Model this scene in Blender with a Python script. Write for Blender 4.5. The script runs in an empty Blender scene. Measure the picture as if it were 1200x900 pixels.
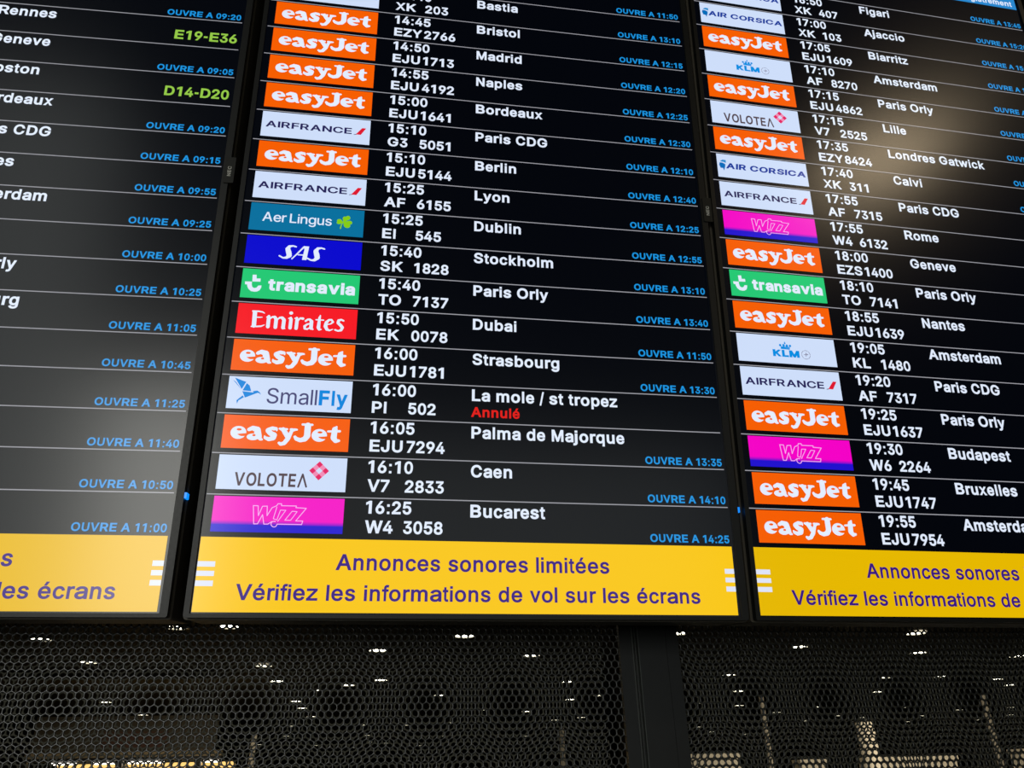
import bpy, bmesh, math, random, json
import numpy as np
from mathutils import Matrix, Vector
from mathutils.geometry import tessellate_polygon, delaunay_2d_cdt

scene = bpy.context.scene
col = scene.collection

# ------------------------------------------------------------------ camera
cam_data = bpy.data.cameras.new('camera')
cam_data.sensor_width = 36.0
cam_data.lens = 924.7085 / 1200 * 36.0
cam_data.clip_start = 0.02
cam_data.clip_end = 400
cam = bpy.data.objects.new('camera', cam_data)
col.objects.link(cam)
cam.matrix_world = Matrix(((0.98864, -0.047465, -0.14261, 0.22825),
                           (-0.14861, -0.450649, -0.880245, -0.89004),
                           (-0.022486, 0.891439, -0.452583, 1.55003),
                           (0, 0, 0, 1)))
scene.camera = cam

# ------------------------------------------------------------------ world, light, exposure
scene.view_settings.view_transform = 'Standard'
scene.view_settings.look = 'None'
scene.view_settings.exposure = 0.0
scene.view_settings.gamma = 1.0
scene.view_settings.use_curve_mapping = False
world = bpy.data.worlds.new('world')
scene.world = world
world.use_nodes = True
world.node_tree.nodes['Background'].inputs[0].default_value = (0.9, 0.95, 1.0, 1)
world.node_tree.nodes['Background'].inputs[1].default_value = 0.02


def area_light(name, loc, target, sx, sy, power, color, shape='RECTANGLE'):
    l = bpy.data.lights.new(name, 'AREA')
    l.shape = shape
    l.size = sx
    l.size_y = sy
    l.energy = power
    l.color = color
    o = bpy.data.objects.new(name, l)
    col.objects.link(o)
    o.location = loc
    o.rotation_euler = (Vector(target) - Vector(loc)).to_track_quat('-Z', 'Y').to_euler()
    return o


# daylight through the tall windows of the concourse, behind the photographer
area_light('window_daylight', (-2.95, -8.8, 2.25), (-2.95, 0, 2.25), 1.8, 3.4, 138, (1.0, 1.0, 0.93))
area_light('window_daylight', (-5.2, -8.8, 4.3), (-5.2, 0, 4.3), 2.2, 7.6, 58, (0.95, 1.0, 0.96))
area_light('window_daylight', (2.1, -8.8, 1.9), (2.1, 0, 1.9), 5.4, 2.9, 27, (0.94, 1.0, 0.98))
# warm pendant lamp of the concourse, behind the photographer on the right
area_light('concourse_lamp_light', (4.02, -3.65, 4.9), (4.02, -3.65, 0), 0.8, 0.8, 24, (1.0, 0.78, 0.5), 'DISK')
# added fill lights in the hall beyond, as the spotlight discs are too weak
area_light('hall_fill_light', (15, 18, 4.9), (15, 18.5, 0), 8, 3, 700, (1.0, 0.9, 0.72))
area_light('hall_fill_light', (-6, 24, 4.9), (-6, 24.5, 0), 6, 3, 260, (1.0, 0.88, 0.68))


# ------------------------------------------------------------------ materials
def lin(c):
    c = c / 255.0
    return c / 12.92 if c <= 0.04045 else ((c + 0.055) / 1.055) ** 2.4


def srgb(r, g, b):
    return (lin(r), lin(g), lin(b), 1.0)


def principled(name, base=(20, 20, 20), rough=0.5, spec=0.5, emit=None, strength=1.0, metal=0.0, noise=0.0, nscale=40):
    m = bpy.data.materials.new(name)
    m.use_nodes = True
    nt = m.node_tree
    b = nt.nodes['Principled BSDF']
    b.inputs['Base Color'].default_value = srgb(*base)
    b.inputs['Roughness'].default_value = rough
    b.inputs['Specular IOR Level'].default_value = spec
    b.inputs['Metallic'].default_value = metal
    if emit is not None:
        b.inputs['Emission Color'].default_value = srgb(*emit)
        b.inputs['Emission Strength'].default_value = strength
    if noise:
        tc = nt.nodes.new('ShaderNodeTexCoord')
        n = nt.nodes.new('ShaderNodeTexNoise')
        n.inputs['Scale'].default_value = nscale
        n.inputs['Detail'].default_value = 4
        mr = nt.nodes.new('ShaderNodeMapRange')
        mr.inputs['To Min'].default_value = max(0.0, rough - noise)
        mr.inputs['To Max'].default_value = min(1.0, rough + noise)
        nt.links.new(tc.outputs['Object'], n.inputs['Vector'])
        nt.links.new(n.outputs['Fac'], mr.inputs['Value'])
        nt.links.new(mr.outputs['Result'], b.inputs['Roughness'])
    return m


LCD_ROUGH = 0.21


def lcd(name, r, g, b, strength=1.0):
    return principled(name, (4, 4, 4), LCD_ROUGH, 0.5, (r, g, b), strength)


M = {
    'black': lcd('display_black', 2, 4, 10),
    'w': lcd('display_white', 226, 236, 254),
    'tile': lcd('display_logo_white', 206, 222, 250),
    'blue': lcd('display_blue', 26, 146, 222),
    'green': lcd('display_green', 148, 200, 72),
    'red': lcd('display_red', 222, 26, 20),
    'line': lcd('display_line', 158, 158, 166),
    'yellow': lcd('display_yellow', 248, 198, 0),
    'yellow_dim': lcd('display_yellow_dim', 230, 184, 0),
    'purple': lcd('display_purple', 58, 24, 128),
    'bar': lcd('display_bar', 222, 228, 246),
    'orange': lcd('logo_orange', 246, 94, 0),
    'navy': lcd('logo_navy', 38, 34, 88),
    'airred': lcd('logo_red', 222, 24, 48),
    'teal': lcd('logo_teal', 6, 112, 158),
    'clover': lcd('logo_clover', 132, 204, 20),
    'sasblue': lcd('logo_deep_blue', 6, 6, 206),
    'mint': lcd('logo_mint', 34, 200, 116),
    'emred': lcd('logo_bright_red', 246, 24, 36),
    'flyblue': lcd('logo_sky_blue', 0, 134, 220),
    'slate': lcd('logo_slate', 72, 72, 118),
    'taupe': lcd('logo_taupe', 82, 66, 74),
    'pink': lcd('logo_crimson', 226, 28, 98),
    'rose': lcd('logo_rose', 240, 140, 182),
    'wizzline': lcd('logo_pale_pink', 250, 176, 246),
    'corsblue': lcd('logo_marine', 24, 58, 156),
    'corscap': lcd('logo_cap_blue', 44, 142, 206),
    'corsface': lcd('logo_face_blue', 0, 108, 186),
    'klmblue': lcd('logo_crown_blue', 0, 142, 226),
    'grey': lcd('logo_grey', 140, 142, 168),
    'header': lcd('display_header_blue', 34, 134, 206),
    'bezel': principled('bezel_plastic', (24, 25, 23), 0.42, 0.5, noise=0.05, nscale=300),
    'housing': principled('housing_plastic', (84, 79, 68), 0.5, 0.5),
    'badge': principled('badge_plastic', (34, 34, 28), 0.5, 0.4),
    'badgetext': principled('badge_print', (225, 225, 215), 0.5, 0.4),
    'led': principled('status_led', (5, 10, 20), 0.3, 0.5, (10, 130, 240), 1.3),
    'ledpin': principled('led_lens', (60, 70, 80), 0.3, 0.5, (70, 90, 110), 0.6),
    'sheet': principled('perforated_steel', (38, 39, 36), 0.31, 1.0, noise=0.04, nscale=60),
    'sheetback': principled('perforated_steel_back', (112, 110, 96), 0.6, 0.4),
    'post': principled('post_paint', (22, 24, 23), 0.40, 0.45, noise=0.05, nscale=120),
    'postline': principled('post_edge_trim', (70, 74, 70), 0.35, 0.5),
    'backing': principled('backing_paint', (5, 5, 5), 0.8, 0.1),
    'wall': principled('hall_wall', (34, 32, 28), 0.8, 0.2),
    'ceil': principled('hall_ceiling', (30, 28, 24), 0.85, 0.2, noise=0.05, nscale=2),
    'floor': principled('hall_floor', (70, 66, 58), 0.35, 0.4, noise=0.1, nscale=1.5),
    'pillar': principled('pillar_paint', (214, 202, 180), 0.6, 0.3),
    'cream': principled('kiosk_cream', (222, 210, 186), 0.5, 0.3),
    'darkmetal': principled('mullion_metal', (28, 26, 22), 0.5, 0.4),
    'brown': principled('shop_fascia_brown', (76, 68, 54), 0.7, 0.2),
    'band': principled('shop_band', (150, 132, 100), 0.6, 0.3),
    'spot': principled('spot_diffuser', (240, 240, 230), 0.5, 0.3, (255, 250, 226), 16.0),
    'spotwarm': principled('spot_diffuser_warm', (240, 230, 200), 0.5, 0.3, (255, 240, 180), 7.0),
    'spotring': principled('spot_ring', (90, 88, 82), 0.5, 0.3),
    'strip': principled('shop_light_strip', (250, 245, 235), 0.5, 0.3, (255, 246, 232), 5.0),
    'shopglow': principled('shop_wall_glow', (255, 214, 140), 0.6, 0.3, (255, 206, 120), 1.1),  # wall glows by emission, standing in for the shop's warm lighting on it
    'rosy': principled('poster_dark_red', (84, 58, 46), 0.7, 0.2),
    'frame': principled('window_frame_metal', (90, 92, 94), 0.5, 0.4),
}
# two-colour airline tile: pink above, blue along the bottom
wz = lcd('logo_pink_blue', 240, 0, 196)
nt = wz.node_tree
tc = nt.nodes.new('ShaderNodeTexCoord')
sp = nt.nodes.new('ShaderNodeSeparateXYZ')
cr = nt.nodes.new('ShaderNodeValToRGB')
nt.links.new(tc.outputs['Generated'], sp.inputs[0])
nt.links.new(sp.outputs[1], cr.inputs[0])
nt.links.new(cr.outputs[0], nt.nodes['Principled BSDF'].inputs['Emission Color'])
cr.color_ramp.elements[0].position = 0.20
cr.color_ramp.elements[0].color = srgb(32, 16, 206)
cr.color_ramp.elements[1].position = 0.33
cr.color_ramp.elements[1].color = srgb(244, 0, 198)
M['wizz'] = wz


# ------------------------------------------------------------------ object helpers
def link(o, parent=None):
    col.objects.link(o)
    if parent is not None:
        o.parent = parent
    return o


def thing(name, label, cat, loc=(0, 0, 0), group=None):
    o = bpy.data.objects.new(name, None)
    o.empty_display_size = 0.1
    o.location = loc
    col.objects.link(o)
    o['label'] = label
    o['category'] = cat
    if group:
        o['group'] = group
    return o


def tag(o, label, cat, group=None):
    o['label'] = label
    o['category'] = cat
    if group:
        o['group'] = group
    return o


class MB:
    """collects polygons (boxes, prisms, flat shapes) for one mesh"""

    def __init__(self):
        self.v, self.f, self.mi = [], [], []

    def poly(self, pts, faces, mi=0):
        b = len(self.v)
        self.v += [tuple(p) for p in pts]
        for f in faces:
            self.f.append(tuple(b + i for i in f))
            self.mi.append(mi)

    def box(self, x0, x1, y0, y1, z0, z1, mi=0):
        p = [(x0, y0, z0), (x1, y0, z0), (x1, y1, z0), (x0, y1, z0), (x0, y0, z1), (x1, y0, z1), (x1, y1, z1), (x0, y1, z1)]
        self.poly(p, [(0, 3, 2, 1), (4, 5, 6, 7), (0, 1, 5, 4), (1, 2, 6, 5), (2, 3, 7, 6), (3, 0, 4, 7)], mi)

    def flat(self, loops, z=0.0, mi=0):
        pts = [Vector((p[0], p[1], z)) for l in loops for p in l]
        tr = tessellate_polygon([[Vector((p[0], p[1], 0)) for p in l] for l in loops])
        out = []
        for t in tr:
            a, b, c = (pts[i] for i in t)
            if (b - a).cross(c - a).z < 0:
                t = (t[0], t[2], t[1])
            out.append(tuple(t))
        self.poly(pts, out, mi)

    def rect(self, x0, x1, y0, y1, z=0.0, mi=0):
        self.poly([(x0, y0, z), (x1, y0, z), (x1, y1, z), (x0, y1, z)], [(0, 1, 2, 3)], mi)

    def prism(self, outer, inner, z0, z1, mi=0):
        """plate between two heights, with an optional hole"""
        loops = [outer] + ([inner] if inner else [])
        self.flat(loops, z1, mi)
        n0 = len(self.f)
        self.flat(loops, z0, mi)
        self.f[n0:] = [tuple(reversed(f)) for f in self.f[n0:]]
        for k, l in enumerate(loops):
            n = len(l)
            pts = [(p[0], p[1], z0) for p in l] + [(p[0], p[1], z1) for p in l]
            fs = []
            for i in range(n):
                j = (i + 1) % n
                q = (i, j, n + j, n + i)
                fs.append(q if k == 0 else tuple(reversed(q)))
            self.poly(pts, fs, mi)

    def stroke(self, pts, z, mi=0, n=10):
        """a brush line through (x, y, radius) points"""
        for i, (x, y, r) in enumerate(pts):
            self.flat([[(x + r * math.cos(2 * math.pi * k / n), y + r * math.sin(2 * math.pi * k / n)) for k in range(n)]], z, mi)
            if i:
                px, py, pr = pts[i - 1]
                d = math.hypot(x - px, y - py)
                if d < 1e-6:
                    continue
                nx, ny = -(y - py) / d, (x - px) / d
                self.flat([[(px + nx * pr, py + ny * pr), (px - nx * pr, py - ny * pr), (x - nx * r, y - ny * r), (x + nx * r, y + ny * r)]], z, mi)

    def build(self, name, mats, parent=None):
        me = bpy.data.meshes.new(name)
        me.from_pydata(self.v, [], self.f)
        if not isinstance(mats, (list, tuple)):
            mats = [mats]
        for m in mats:
            me.materials.append(m)
        if any(self.mi):
            me.polygons.foreach_set('material_index', self.mi)
        me.update()
        return link(bpy.data.objects.new(name, me), parent)


def smooth(pts, n=4):
    """closed curve through control points"""
    out = []
    L = len(pts)
    for i in range(L):
        p0, p1, p2, p3 = pts[i - 1], pts[i], pts[(i + 1) % L], pts[(i + 2) % L]
        for k in range(n):
            t = k / n
            out.append(tuple(0.5 * (2 * p1[a] + (p2[a] - p0[a]) * t + (2 * p0[a] - 5 * p1[a] + 4 * p2[a] - p3[a]) * t * t
                                    + (3 * p1[a] - p0[a] - 3 * p2[a] + p3[a]) * t ** 3) for a in (0, 1)))
    return out


def round_rect(x0, x1, y0, y1, r, n=5):
    out = []
    for cx, cy, a0 in ((x1 - r, y0 + r, -90), (x1 - r, y1 - r, 0), (x0 + r, y1 - r, 90), (x0 + r, y0 + r, 180)):
        for k in range(n + 1):
            a = math.radians(a0 + 90 * k / n)
            out.append((cx + r * math.cos(a), cy + r * math.sin(a)))
    return out


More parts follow.
